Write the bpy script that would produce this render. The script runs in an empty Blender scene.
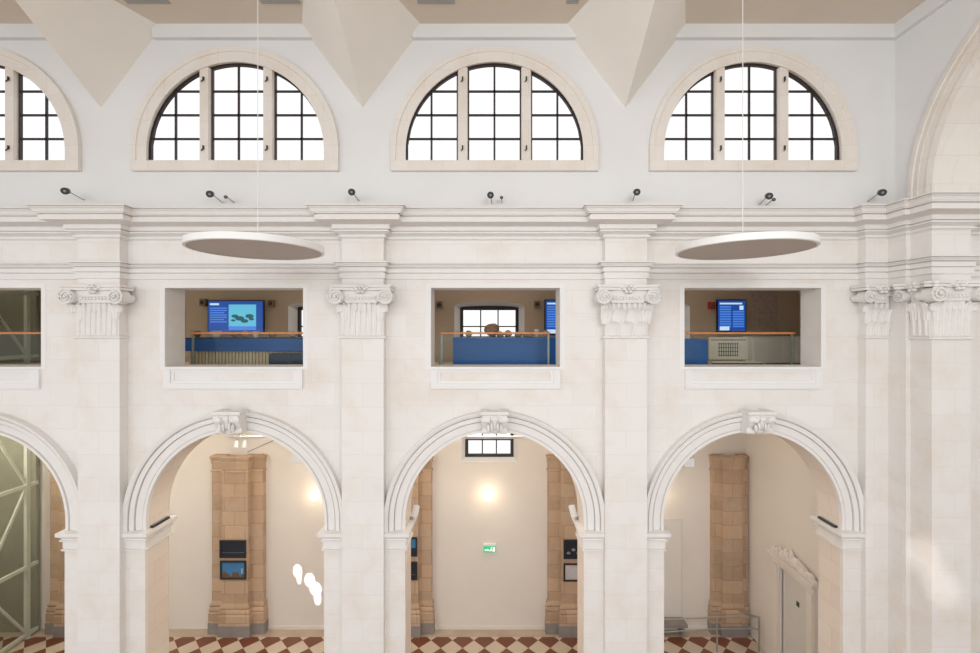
import bpy, bmesh, math, random
from mathutils import Vector
from mathutils.geometry import tessellate_polygon, delaunay_2d_cdt
random.seed(7)
S = bpy.context.scene
C = S.collection
PI = math.pi
R = math.radians

# ------------------------------------------------------------------ camera, light, exposure
EYE = 9.4
F = 440.0
cam = bpy.data.objects.new('camera', bpy.data.cameras.new('camera'))
cam.data.sensor_width = 36.0
cam.data.lens = F/980*36
cam.location = (0, 0, EYE)
cam.rotation_euler = (PI/2, 0, 0)
cam.data.clip_end = 200
C.objects.link(cam)
S.camera = cam

w = bpy.data.worlds.new('daylight')
S.world = w
w.use_nodes = True
bg = w.node_tree.nodes['Background']
bg.inputs[0].default_value = (0.97, 0.98, 1.0, 1)
bg.inputs[1].default_value = 1.10
_nt = w.node_tree
_tc = _nt.nodes.new('ShaderNodeTexCoord')
_sp = _nt.nodes.new('ShaderNodeSeparateXYZ')
_mr = _nt.nodes.new('ShaderNodeMapRange')
_mr.inputs[1].default_value = -0.52
_mr.inputs[2].default_value = -0.36
_mx = _nt.nodes.new('ShaderNodeMix')
_mx.data_type = 'RGBA'
_mx.inputs[6].default_value = (0.34, 0.30, 0.26, 1)      # the ground outside
_mx.inputs[7].default_value = (0.97, 0.98, 1.0, 1)       # bright overcast sky
_nt.links.new(_tc.outputs['Generated'], _sp.inputs[0])
_nt.links.new(_sp.outputs[2], _mr.inputs[0])
_nt.links.new(_mr.outputs[0], _mx.inputs[0])
_nt.links.new(_mx.outputs[2], bg.inputs[0])


def lamp(name, kind, loc, energy, color=(1, 1, 1), target=None, **kw):
    d = bpy.data.lights.new(name, kind)
    d.energy = energy
    d.color = color
    for k, v in kw.items():
        setattr(d, k, v)
    o = bpy.data.objects.new(name, d)
    o.location = loc
    if target is not None:
        o.rotation_euler = (Vector(target)-Vector(loc)).to_track_quat('-Z', 'Y').to_euler()
    C.objects.link(o)
    return o


# added area lamps standing for unbuilt clerestory windows opposite, behind the camera
for x, e in ((-13.5, 125), (-8.0, 125), (-2.5, 140), (3.0, 350)):
    lamp('opposite_fill_light', 'AREA', (x, -3.4, 12.6), e, (0.985, 0.99, 1.0), (x+5.5, 8.8, 5.5), shape='RECTANGLE', size=3.4, size_y=2.2)
# sun shafts from a gap in the opposite windows
for tx, tz, e, sx in ((-5.98, 1.80, 0.7, 0.75), (-5.93, 1.60, 0.4, 0.45), (-5.60, 1.52, 1.0, 0.85), (-5.42, 1.25, 1.0, 0.95), (-5.36, 0.96, 0.6, 0.6)):
    o = lamp('sun_shaft', 'SPOT', (-8.4, -4.0, 12.0), 60000*e, (1.0, 0.95, 0.86), (tx, 13.67, tz), spot_size=R(1.15), spot_blend=0.45, shadow_soft_size=0.01)
    o.scale = (sx, 1.0, 1.0)
for tx, ty, tz, e in ((7.86, 7.97, 5.25, 1.0), (8.05, 7.85, 4.75, 1.0)):
    o = lamp('sun_shaft', 'SPOT', (-6.0, -4.0, 13.0), 5200*e, (1.0, 0.95, 0.88), (tx, ty, tz), spot_size=R(2.4), spot_blend=1.0, shadow_soft_size=0.05)
    o.scale = (0.7, 1.0, 1.0)
# added warm fill lamps under the gallery and aisle ceilings, without fittings
for x in (-10.2, -5.0, 0.1, 5.3):
    lamp('gallery_fill_light', 'AREA', (x, 11.9, 11.55), 22, (1.0, 0.84, 0.66), (x, 11.9, 8), shape='RECTANGLE', size=2.2, size_y=0.5)
    lamp('aisle_fill_light', 'AREA', (x, 11.2, 7.8), 36 if x > 5 else 88, (1.0, 0.86, 0.70), (x, 11.6, 0), shape='RECTANGLE', size=2.4, size_y=0.4)

S.view_settings.view_transform = 'Standard'
S.view_settings.look = 'None'
S.view_settings.gamma = 1
S.view_settings.use_curve_mapping = False
S.view_settings.exposure = 0.06

# ------------------------------------------------------------------ materials


def srgb(r, g, b):
    def f(c):
        c /= 255
        return c/12.92 if c <= 0.04045 else ((c+0.055)/1.055)**2.4
    return (f(r), f(g), f(b), 1)


class NT:
    def __init__(s, name):
        s.m = bpy.data.materials.new(name)
        s.m.use_nodes = True
        s.t = s.m.node_tree
        s.b = s.t.nodes['Principled BSDF']

    def n(s, typ, **kw):
        x = s.t.nodes.new(typ)
        for k, v in kw.items():
            setattr(x, k, v)
        return x

    def l(s, a, b):
        s.t.links.new(a, b)

    def math(s, op, a, b=None):
        x = s.n('ShaderNodeMath', operation=op)
        for i, q in enumerate((a, b)):
            if q is None:
                continue
            if isinstance(q, (int, float)):
                x.inputs[i].default_value = q
            else:
                s.l(q, x.inputs[i])
        return x.outputs[0]

    def mix(s, fac, a, b, mode='MIX'):
        x = s.n('ShaderNodeMix', data_type='RGBA', blend_type=mode)
        for i, q in ((0, fac), (6, a), (7, b)):
            if isinstance(q, (int, float)):
                x.inputs[i].default_value = q
            elif isinstance(q, tuple):
                x.inputs[i].default_value = q
            else:
                s.l(q, x.inputs[i])
        return x.outputs[2]

    def noise(s, vec, scale, detail=4, rough=0.55):
        x = s.n('ShaderNodeTexNoise')
        x.inputs['Scale'].default_value = scale
        x.inputs['Detail'].default_value = detail
        x.inputs['Roughness'].default_value = rough
        if vec is not None:
            s.l(vec, x.inputs['Vector'])
        return x.outputs[0]

    def ramp(s, v, a, b):
        x = s.n('ShaderNodeMapRange')
        s.l(v, x.inputs[0])
        x.inputs[1].default_value = a
        x.inputs[2].default_value = b
        return x.outputs[0]


def plain(name, col, rough=0.6, metal=0.0, var=0.04, scale=3.0, emit=None, estr=0.0):
    t = NT(name)
    tc = t.n('ShaderNodeTexCoord').outputs['Object']
    f = t.ramp(t.noise(tc, scale), 0.3, 0.7)
    dark = tuple(c*(1-var*2) for c in col[:3])+(1,)
    t.l(t.mix(f, dark, col), t.b.inputs['Base Color'])
    t.b.inputs['Roughness'].default_value = rough
    t.b.inputs['Metallic'].default_value = metal
    if emit:
        t.b.inputs['Emission Color'].default_value = emit
        t.b.inputs['Emission Strength'].default_value = estr
    return t.m


def stone(name, c1, c2, mortar, bw=0.95, bh=0.46, msize=0.008, stain=(0.6, 0.45, 0.32, 1), stain_amt=0.25, bump=0.15):
    """coursed ashlar: blocks of slightly different tone, thin joints, patches of ochre wear"""
    t = NT(name)
    tc = t.n('ShaderNodeTexCoord').outputs['Object']
    sp = t.n('ShaderNodeSeparateXYZ')
    t.l(tc, sp.inputs[0])
    cb = t.n('ShaderNodeCombineXYZ')
    t.l(t.math('ADD', sp.outputs[0], sp.outputs[1]), cb.inputs[0])
    t.l(sp.outputs[2], cb.inputs[1])
    br = t.n('ShaderNodeTexBrick')
    t.l(cb.outputs[0], br.inputs['Vector'])
    br.inputs['Color1'].default_value = c1
    br.inputs['Color2'].default_value = c2
    br.inputs['Mortar'].default_value = mortar
    br.inputs['Scale'].default_value = 1.0
    br.inputs['Mortar Size'].default_value = msize
    br.inputs['Mortar Smooth'].default_value = 0.4
    br.inputs['Brick Width'].default_value = bw
    br.inputs['Row Height'].default_value = bh
    f = t.ramp(t.noise(tc, 0.9, 6, 0.65), 0.48, 0.74)
    col = t.mix(t.math('MULTIPLY', f, stain_amt), br.outputs['Color'], stain)
    f2 = t.ramp(t.noise(tc, 9.0, 5, 0.7), 0.35, 0.7)
    col = t.mix(t.math('MULTIPLY', f2, 0.06), col, (0.9, 0.88, 0.85, 1))
    t.l(col, t.b.inputs['Base Color'])
    t.b.inputs['Roughness'].default_value = 0.85
    bp = t.n('ShaderNodeBump')
    bp.inputs['Strength'].default_value = bump
    bp.inputs['Distance'].default_value = 0.02
    t.l(t.math('SUBTRACT', t.noise(tc, 22, 5, 0.7), t.math('MULTIPLY', br.outputs['Fac'], 0.6)), bp.inputs['Height'])
    t.l(bp.outputs[0], t.b.inputs['Normal'])
    return t.m


M = {}
M['nave'] = stone('pale_ashlar', (0.805, 0.78, 0.75, 1), (0.775, 0.75, 0.715, 1), (0.75, 0.715, 0.67, 1), stain=(0.70, 0.585, 0.47, 1), stain_amt=0.6)
M['warm'] = stone('warm_limestone', (0.78, 0.695, 0.605, 1), (0.73, 0.635, 0.54, 1), (0.66, 0.56, 0.47, 1), 0.8, 0.46, 0.008, (0.80, 0.73, 0.66, 1), 0.4)
M['apron'] = plain('apron_plaster', (0.81, 0.80, 0.785, 1), 0.85, var=0.01)
M['carved'] = plain('carved_limestone', (0.80, 0.775, 0.745, 1), 0.85, var=0.02, scale=5)
M['surround'] = stone('window_limestone', (0.78, 0.735, 0.68, 1), (0.755, 0.705, 0.645, 1), (0.69, 0.635, 0.57, 1), 0.7, 0.5, 0.006, (0.62, 0.48, 0.36, 1), 0.35)
M['tan'] = stone('tan_limestone_blocks', (0.54, 0.375, 0.245, 1), (0.40, 0.275, 0.175, 1), (0.31, 0.21, 0.14, 1), 0.62, 0.42, 0.010, (0.50, 0.40, 0.31, 1), 0.75, 0.3)
M['plinth'] = plain('grey_plinth_stone', (0.30, 0.27, 0.25, 1), 0.8, var=0.1)
M['upper'] = plain('white_plaster', (0.765, 0.765, 0.76, 1), 0.9, var=0.015, scale=1.2)
M['vault'] = plain('vault_plaster', (0.84, 0.80, 0.735, 1), 0.9, var=0.02, scale=1.0)
M['ceil'] = plain('tan_ceiling_paint', (0.74, 0.65, 0.55, 1), 0.9, var=0.03, scale=0.8)
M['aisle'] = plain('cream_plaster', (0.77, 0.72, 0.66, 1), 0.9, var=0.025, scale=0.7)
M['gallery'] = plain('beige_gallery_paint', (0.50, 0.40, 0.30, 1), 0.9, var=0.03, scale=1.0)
M['white'] = plain('white_paint', (0.80, 0.79, 0.77, 1), 0.5, var=0.01)
M['disc'] = plain('disc_white_lacquer', (0.84, 0.84, 0.82, 1), 0.4, var=0.005)
M['diffuser'] = plain('grey_felt_underside', (0.52, 0.46, 0.42, 1), 0.9, var=0.02)
M['frame'] = plain('dark_brown_window_frame', (0.035, 0.025, 0.024, 1), 0.5, var=0.05)
M['black'] = plain('black_metal', (0.02, 0.02, 0.022, 1), 0.4, var=0.05)
M['lens'] = plain('grey_lens', (0.25, 0.25, 0.26, 1), 0.2)
M['vent'] = plain('grey_grille', (0.42, 0.41, 0.39, 1), 0.7)
M['steel'] = plain('galvanised_steel', (0.42, 0.42, 0.40, 1), 0.45, 0.6)
M['steelw'] = plain('painted_steel', (0.74, 0.73, 0.69, 1), 0.5)
M['orange'] = plain('orange_wood', (0.72, 0.25, 0.07, 1), 0.45, var=0.1, scale=8)
M['blue'] = plain('blue_laminate', (0.012, 0.14, 0.52, 1), 0.4, var=0.06)
M['navy'] = plain('navy_laminate', (0.02, 0.045, 0.10, 1), 0.4, var=0.06)
M['slat'] = plain('beige_slat_wood', (0.75, 0.62, 0.46, 1), 0.6, var=0.08, scale=9)
M['rock'] = plain('brown_rock', (0.36, 0.22, 0.13, 1), 0.85, var=0.25, scale=14)
M['rockl'] = plain('ochre_rock', (0.55, 0.38, 0.22, 1), 0.85, var=0.2, scale=14)
M['ceramic'] = plain('white_ceramic', (0.85, 0.80, 0.70, 1), 0.35)
M['paper'] = plain('cream_board', (0.84, 0.78, 0.68, 1), 0.7)
M['ink'] = plain('dark_print', (0.10, 0.09, 0.12, 1), 0.7)
M['mural'] = plain('faded_wall_print', (0.50, 0.40, 0.33, 1), 0.8, var=0.14, scale=9)
M['red'] = plain('red_plastic', (0.45, 0.03, 0.02, 1), 0.5)
M['speaker'] = plain('tan_speaker_box', (0.22, 0.14, 0.09, 1), 0.6)
M['doorp'] = plain('grey_white_door_paint', (0.68, 0.66, 0.62, 1), 0.5, var=0.01)
M['flush'] = plain('flush_door_paint', (0.76, 0.725, 0.675, 1), 0.7, var=0.01)
M['green'] = plain('exit_green', (0.02, 0.40, 0.16, 1), 0.4, emit=(0.10, 0.62, 0.38, 1), estr=0.5)
M['exitw'] = plain('exit_white', (0.8, 0.9, 0.8, 1), 0.4, emit=(0.8, 1, 0.85, 1), estr=0.7)
M['globe'] = plain('lit_globe', (0.9, 0.85, 0.75, 1), 0.3, emit=(1.0, 0.86, 0.62, 1), estr=6.0)
M['scr'] = plain('screen_blue', (0.01, 0.02, 0.06, 1), 0.25, emit=(0.012, 0.07, 0.33, 1), estr=0.9)
M['scrl'] = plain('screen_pale_blue', (0.01, 0.02, 0.06, 1), 0.25, emit=(0.07, 0.22, 0.72, 1), estr=0.95)
M['scrw'] = plain('screen_white', (0.1, 0.1, 0.1, 1), 0.25, emit=(0.55, 0.75, 0.95, 1), estr=0.9)
M['scrt'] = plain('screen_turquoise', (0.02, 0.05, 0.06, 1), 0.25, emit=(0.12, 0.52, 0.72, 1), estr=0.9)
M['scrd'] = plain('screen_dark_green', (0.02, 0.05, 0.06, 1), 0.25, emit=(0.02, 0.10, 0.13, 1), estr=0.8)
M['shaft'] = plain('grey_green_shaft_panel', (0.36, 0.34, 0.285, 1), 0.7, var=0.05)
M['psky'] = plain('picture_sky_blue', (0.05, 0.22, 0.46, 1), 0.4, var=0.1)
M['pdark'] = plain('picture_night_blue', (0.012, 0.02, 0.035, 1), 0.4, var=0.2)
M['phill'] = plain('picture_brown_hill', (0.17, 0.10, 0.05, 1), 0.5, var=0.2, scale=12)
M['pgrey'] = plain('picture_grey', (0.32, 0.31, 0.33, 1), 0.5, var=0.2, scale=12)
M['ppale'] = plain('picture_pale', (0.62, 0.60, 0.60, 1), 0.5, var=0.1)


def glass(name, tint, refl):
    t = NT(name)
    t.t.nodes.remove(t.b)
    out = [n for n in t.t.nodes if n.type == 'OUTPUT_MATERIAL'][0]
    tr = t.n('ShaderNodeBsdfTransparent')
    tr.inputs[0].default_value = tint
    gl = t.n('ShaderNodeBsdfGlossy')
    gl.inputs['Roughness'].default_value = 0.03
    fr = t.n('ShaderNodeFresnel')
    fr.inputs[0].default_value = 1.45
    mx = t.n('ShaderNodeMixShader')
    gm = t.n('ShaderNodeNewGeometry')
    fac = t.math('MULTIPLY', fr.outputs[0], t.math('SUBTRACT', 1.0, gm.outputs['Backfacing']))
    t.l(t.math('MULTIPLY', fac, refl), mx.inputs[0])
    t.l(tr.outputs[0], mx.inputs[1])
    t.l(gl.outputs[0], mx.inputs[2])
    t.l(mx.outputs[0], out.inputs[0])
    return t.m


M['glass'] = glass('clear_glass', (1, 1, 1, 1), 0.6)
M['gglass'] = glass('greenish_glass', (0.92, 0.94, 0.91, 1), 0.8)


def floor_mat():
    t = NT('checker_tiles')
    tc = t.n('ShaderNodeTexCoord').outputs['Object']
    sp = t.n('ShaderNodeSeparateXYZ')
    t.l(tc, sp.inputs[0])
    dg = 0.641
    dx = t.math('ADD', sp.outputs[0], 1.764)
    dy = t.math('SUBTRACT', sp.outputs[1], 13.18)
    u = t.math('DIVIDE', t.math('ADD', dx, dy), dg)
    v = t.math('DIVIDE', t.math('SUBTRACT', dx, dy), dg)
    s = t.math('ADD', t.math('FLOOR', u), t.math('FLOOR', v))
    par = t.math('FLOORED_MODULO', s, 2.0)
    cell = t.n('ShaderNodeCombineXYZ')
    t.l(t.math('FLOOR', u), cell.inputs[0])
    t.l(t.math('FLOOR', v), cell.inputs[1])
    wn = t.n('ShaderNodeTexWhiteNoise')
    t.l(cell.outputs[0], wn.inputs[0])
    base = t.mix(par, (0.17, 0.052, 0.026, 1), (0.60, 0.50, 0.40, 1))
    base = t.mix(t.math('MULTIPLY', wn.outputs[0], 0.12), base, (0.3, 0.24, 0.2, 1))
    # border course along the back wall
    border = t.math('GREATER_THAN', sp.outputs[1], 13.32)
    stone_c = t.mix(t.ramp(t.noise(tc, 1.5), 0.35, 0.65), (0.50, 0.41, 0.32, 1), (0.42, 0.33, 0.26, 1))
    t.l(t.mix(border, base, stone_c), t.b.inputs['Base Color'])
    t.b.inputs['Roughness'].default_value = 0.45
    return t.m


M['floor'] = floor_mat()

# ------------------------------------------------------------------ mesh helpers


def inside(x, y, poly):
    c = False
    for (x0, y0), (x1, y1) in zip(poly, poly[1:]+poly[:1]):
        if (y0 > y) != (y1 > y) and x < (x1-x0)*(y-y0)/(y1-y0)+x0:
            c = not c
    return c


class MB:
    def __init__(s):
        s.v = []
        s.f = []

    def add(s, vs, fs):
        o = len(s.v)
        s.v += [tuple(q) for q in vs]
        s.f += [tuple(i+o for i in q) for q in fs]
        return s

    def box(s, x0, x1, y0, y1, z0, z1):
        return s.add([(x0, y0, z0), (x1, y0, z0), (x1, y1, z0), (x0, y1, z0), (x0, y0, z1), (x1, y0, z1), (x1, y1, z1), (x0, y1, z1)],
                     [(0, 3, 2, 1), (4, 5, 6, 7), (0, 1, 5, 4), (1, 2, 6, 5), (2, 3, 7, 6), (3, 0, 4, 7)])

    def prism(s, poly, a, b, axis='y', holes=()):
        """polygon (with holes) given in the plane across axis, extruded from a to b"""
        def p3(p, t):
            return {'y': (p[0], t, p[1]), 'z': (p[0], p[1], t), 'x': (t, p[0], p[1])}[axis]
        loops = [list(poly)]+[list(h) for h in holes]
        pts = [p for lp in loops for p in lp]
        if holes:
            ed = []
            q0 = 0
            for lp in loops:
                ed += [(q0+i, q0+(i+1) % len(lp)) for i in range(len(lp))]
                q0 += len(lp)
            r_ = delaunay_2d_cdt([Vector((p[0], p[1])) for p in pts], ed, [], 1, 1e-6)
            assert len(r_[0]) == len(pts)
            back = [o_[0] for o_ in r_[3]]
            tri = []
            for f in r_[2]:
                idx = [back[i] for i in f]
                mx_, my_ = sum(pts[i][0] for i in idx)/3, sum(pts[i][1] for i in idx)/3
                if not any(inside(mx_, my_, h) for h in holes):
                    tri.append(tuple(idx))
        else:
            tri = tessellate_polygon([[Vector((p[0], p[1], 0)) for p in loops[0]]])
        n = len(pts)
        vs = [p3(p, a) for p in pts]+[p3(p, b) for p in pts]
        fs = [tuple(t) for t in tri]+[tuple(i+n for i in reversed(t)) for t in tri]
        o = 0
        for lp in loops:
            m = len(lp)
            for i in range(m):
                j = (i+1) % m
                fs.append((o+i, o+j, o+j+n, o+i+n))
            o += m
        return s.add(vs, fs)

    def rings(s, rings, closed_profile=True, caps=True):
        """skin a list of equally long point rings"""
        m = len(rings[0])
        vs = [p for r in rings for p in r]
        fs = []
        for k in range(len(rings)-1):
            for i in range(m if closed_profile else m-1):
                j = (i+1) % m
                fs.append((k*m+i, k*m+j, (k+1)*m+j, (k+1)*m+i))
        if caps and closed_profile:
            fs.append(tuple(range(m)))
            fs.append(tuple((len(rings)-1)*m+i for i in reversed(range(m))))
        return s.add(vs, fs)

    def plan_sweep(s, path, prof):
        """profile (p outward, z) carried along a plan polyline, mitred; outward is to the right of travel"""
        nrm = []
        for i in range(len(path)-1):
            d = Vector((path[i+1][0]-path[i][0], path[i+1][1]-path[i][1])).normalized()
            nrm.append(Vector((d.y, -d.x)))
        rings = []
        for i, p in enumerate(path):
            a = nrm[max(i-1, 0)]
            b = nrm[min(i, len(nrm)-1)]
            mt = (a+b)/(1+a.dot(b))
            rings.append([(p[0]+mt.x*q, p[1]+mt.y*q, z) for q, z in prof])
        return s.rings(rings)

    def arch(s, cx, cz, prof, stilt=0.0, n=48, axis='y', a0=0.0, a1=PI):
        """profile (r, depth) carried round a semicircle in the plane across axis, with straight stilts below it"""
        st = []
        if stilt:
            st.append((math.cos(a0), math.sin(a0), cz-stilt))
        for k in range(n+1):
            a = a0+(a1-a0)*k/n
            st.append((math.cos(a), math.sin(a), cz))
        if stilt:
            st.append((math.cos(a1), math.sin(a1), cz-stilt))
        rings = []
        for cx_, sz, oz in st:
            if axis == 'y':
                rings.append([(cx+cx_*r, d, oz+sz*r) for r, d in prof])
            else:
                rings.append([(d, cx+cx_*r, oz+sz*r) for r, d in prof])
        return s.rings(rings)

    def tube(s, pts, r, n=10):
        pts = [Vector(p) for p in pts]
        rings = []
        for i, p in enumerate(pts):
            d = (pts[min(i+1, len(pts)-1)]-pts[max(i-1, 0)]).normalized()
            up = Vector((0, 0, 1)) if abs(d.z) < 0.95 else Vector((0, 1, 0))
            u = d.cross(up).normalized()
            v = d.cross(u)
            rr = r[i] if isinstance(r, (list, tuple)) else r
            rings.append([tuple(p+(u*math.cos(2*PI*k/n)+v*math.sin(2*PI*k/n))*rr) for k in range(n)])
        return s.rings(rings)

    def bar(s, p, q, wd, ht):
        """rectangular bar between two points"""
        p, q = Vector(p), Vector(q)
        d = (q-p).normalized()
        up = Vector((0, 0, 1)) if abs(d.z) < 0.95 else Vector((0, 1, 0))
        u = d.cross(up).normalized()*wd/2
        v = d.cross(u).normalized()*ht/2
        return s.rings([[tuple(c+u+v), tuple(c-u+v), tuple(c-u-v), tuple(c+u-v)] for c in (p, q)])

    def lathe(s, prof, n=32, c=(0, 0, 0)):
        rings = []
        for k in range(n):
            a = 2*PI*k/n
            rings.append([(c[0]+r*math.cos(a), c[1]+r*math.sin(a), c[2]+z) for r, z in prof])
        rings.append(rings[0])
        return s.rings(rings, False, False)

    def blob(s, c, rad, seed=0, rough=0.15, sub=2):
        bm = bmesh.new()
        bmesh.ops.create_icosphere(bm, subdivisions=sub, radius=1)
        rd = random.Random(seed)
        ph = [rd.uniform(0, 6) for _ in range(6)]
        vs = []
        for v in bm.verts:
            k = 1+rough*(math.sin(3*v.co.x+ph[0])+math.sin(4*v.co.y+ph[1])+math.sin(3.5*v.co.z+ph[2]))/2+rough*rd.uniform(-.3, .3)
            vs.append((c[0]+v.co.x*rad[0]*k, c[1]+v.co.y*rad[1]*k, c[2]+v.co.z*rad[2]*k))
        fs = [tuple(v.index for v in f.verts) for f in bm.faces]
        bm.free()
        return s.add(vs, fs)

    def build(s, name, mat, parent=None, smooth=False, bevel=0.0, weld=False):
        me = bpy.data.meshes.new(name)
        me.from_pydata(s.v, [], s.f)
        bm = bmesh.new()
        bm.from_mesh(me)
        if weld:
            bmesh.ops.remove_doubles(bm, verts=bm.verts, dist=1e-5)
        bmesh.ops.recalc_face_normals(bm, faces=bm.faces)
        bm.to_mesh(me)
        bm.free()
        me.materials.append(M[mat])
        o = bpy.data.objects.new(name, me)
        C.objects.link(o)
        if parent:
            o.parent = parent
        if smooth:
            for p in me.polygons:
                p.use_smooth = True
            md = o.modifiers.new('split', 'EDGE_SPLIT')
            md.split_angle = R(35)
        if bevel:
            b = o.modifiers.new('bevel', 'BEVEL')
            b.width = bevel
            b.segments = 2
            b.limit_method = 'ANGLE'
        return o


def thing(name, label, cat, loc=(0, 0, 0), rotz=0.0, group=None):
    o = bpy.data.objects.new(name, None)
    C.objects.link(o)
    o.location = loc
    o.rotation_euler = (0, 0, rotz)
    return tag(o, label, cat, group)


def tag(o, label, cat, group=None):
    o['label'] = label
    o['category'] = cat
    if group:
        o['group'] = group
    return o


def struct(o, label=None):
    o['kind'] = 'structure'
    if label:
        o['label'] = label
    return o


def sempty(name, loc=(0, 0, 0), label=None):
    o = bpy.data.objects.new(name, None)
    C.objects.link(o)
    o.location = loc
    return struct(o, label)


def copy_tree(o, parent=None):
    c = o.copy()
    C.objects.link(c)
    if parent:
        c.parent = parent
    for ch in list(o.children):
        copy_tree(ch, c)
    return c


def at(px, py, y):
    return ((px-490)*y/F, y, EYE+(326.5-py)*y/F)


# ------------------------------------------------------------------ the shell
W0, W1 = 8.8, 9.38            # nave wall, front and back face
BACK = 13.67                  # aisle and gallery back wall
BAYS = (-10.22, -5.07, 0.09, 5.23)
PIERS = (-12.8, -7.65, -2.49, 2.66)
CEIL = 15.39
SPLIT = 11.3


def arch_loop(cx, cz, r, z0, n=40):
    return [(cx+r, z0)]+[(cx+r*math.cos(PI*k/n), cz+r*math.sin(PI*k/n)) for k in range(n+1)]+[(cx-r, z0)]


struct(MB().box(-18, 14, -4, 14.4, -0.3, 0).build('floor', 'floor'))
struct(MB().prism([(-18, -4), (8.1, -4), (8.1, W1), (-18, W1)], CEIL, CEIL+0.2, 'z').build('ceiling', 'ceil'))

rects = [(-11.72, -8.98), (-6.5, -3.74), (-1.18, 1.40), (3.89, 6.62)]
RZ0, RZ1 = 8.59, 10.17
holes = [arch_loop(c, 5.53, 1.80, -0.1) for c in BAYS]
holes += [[(a, RZ0), (b, RZ0), (b, RZ1), (a, RZ1)] for a, b in rects]
struct(MB().prism([(-18, -0.28), (9.4, -0.28), (9.4, SPLIT), (-18, SPLIT)], W0, W1, 'y', holes).build('wall_nave', 'nave'),
       'pale ashlar nave wall with arches and gallery openings')
holes = [arch_loop(c, 12.90, 1.84, 12.60) for c in BAYS]
struct(MB().prism([(-18, SPLIT), (9.2, SPLIT), (9.2, CEIL), (-18, CEIL)], W0, W0+0.14, 'y', holes).build('wall_clerestory', 'upper'),
       'white plaster wall around the half-round windows')

# wall with the great transverse arch, seen at a grazing angle
AY, AZ, AR = 5.23, 11.9, 2.80
struct(MB().prism([(W0, SPLIT), (W0, CEIL), (-4, CEIL), (-4, SPLIT)]+list(reversed(arch_loop(AY, AZ, AR, SPLIT))), 8.1, 9.2, 'x').build('wall_right', 'upper'))
mb = MB().arch(AY, AZ, [(2.79, 8.2), (2.79, 8.06), (2.9, 8.04), (2.9, 8.06), (3.05, 8.05), (3.05, 8.03), (3.14, 8.04), (3.15, 8.02), (3.22, 8.02), (3.22, 8.12), (2.82, 8.12), (2.82, 8.2)], 0.26, 56, 'x')
mb.arch(AY, AZ, [(2.797, 9.2), (2.797, 8.2), (2.82, 8.2), (2.82, 9.2)], 0.26, 56, 'x')
struct(mb.build('trim_1', 'surround', smooth=True), 'stone archivolt of the great transverse arch')
# pier under it, down to the floor
PIER = [(7.36, 8.8), (7.36, 8.62), (7.8, 8.62), (7.8, 8.25), (7.88, 8.25), (7.88, 7.85), (8.58, 7.85), (8.58, 8.35), (12.0, 8.35)]
struct(MB().prism(PIER+[(12.0, 9.3), (7.36, 9.3)], 0, 11.63, 'z').build('pier', 'nave'), 'stepped stone pier beside the third arch')
struct(MB().box(8.1, 9.2, 1.5, 2.5, 0, SPLIT).box(13.5, 13.8, -4, 9.3, 0, 15).build('wall_choir', 'nave'))

# aisle and gallery volumes behind the nave wall
WX = (-10.55, -5.18, -0.02, 5.12)
bh = []
for c in WX:
    bh.append([(c-1.09, 8.95), (c+1.09, 8.95), (c+1.09, 10.02)]+[(c+1.09*math.cos(PI*k/12), 10.02+0.16*math.sin(PI*k/12)) for k in range(1, 12)]+[(c-1.09, 10.02)])
lower_w = []
for c in WX:
    lower_w.append([(c-0.87, 5.19), (c+0.87, 5.19), (c+0.87, 6.9), (c-0.87, 6.9)])
struct(MB().prism([(-18, 0), (10.0, 0), (10.0, 7.95), (-18, 7.95)], BACK, BACK+0.45, 'y', lower_w).build('wall_aisle', 'aisle'), 'cream plaster back wall of the aisle')
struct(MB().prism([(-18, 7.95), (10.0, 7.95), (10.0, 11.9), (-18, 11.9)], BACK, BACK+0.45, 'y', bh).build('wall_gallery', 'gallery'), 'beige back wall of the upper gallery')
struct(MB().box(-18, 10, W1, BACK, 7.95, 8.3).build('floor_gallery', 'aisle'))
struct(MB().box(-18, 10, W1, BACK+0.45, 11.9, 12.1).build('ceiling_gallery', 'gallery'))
# aisle end wall with the doorway
DY0, DY1 = 10.93, 11.97
struct(MB().prism([(W1, 0), (BACK, 0), (BACK, 7.95), (W1, 7.95)], 7.95, 8.25, 'x', [[(DY0, 0.02), (DY1, 0.02), (DY1, 2.9), (DY0, 2.9)]]).build('wall_aisle_end', 'aisle'), 'end wall of the aisle with the carved doorway')
struct(MB().box(9.6, 9.8, W1, BACK, 8.3, 11.9).build('wall_gallery_end', 'gallery'))
struct(MB().box(-17.9, -17.7, W1, BACK, 0, 7.95).box(-17.9, -17.7, W1, BACK, 8.3, 11.9).build('wall_left', 'aisle'))

# folded vault springers between the windows
a, b = 1.33, 0.611
ZT = 13.77
hgt = CEIL-ZT+0.005
for pc in (-12.9, -7.78, -2.55, 2.70):
    hw = hgt/a
    yc = W0-hgt/b
    vs = [(pc, W0+0.01, ZT), (pc-hw, W0+0.01, ZT+hgt), (pc+hw, W0+0.01, ZT+hgt), (pc, yc, ZT+hgt)]
    struct(MB().add(vs, [(0, 2, 1), (0, 1, 3), (0, 3, 2), (1, 2, 3)]).build('vault_springer', 'vault'), 'folded white vault springer between two half-round windows')
# fascia at the head of the wall
tr = MB()
for c in BAYS:
    x0, x1 = c-1.62, c+1.62
    if c == BAYS[-1]:
        x1 = 8.1
    tr.box(x0, x1, W0-0.10, W0, 15.12, CEIL)
tr.box(8.0, 8.1, -4, W0-0.10, 15.12, CEIL)
struct(tr.build('trim_2', 'upper'), 'white fascia under the flat ceiling')

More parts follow.
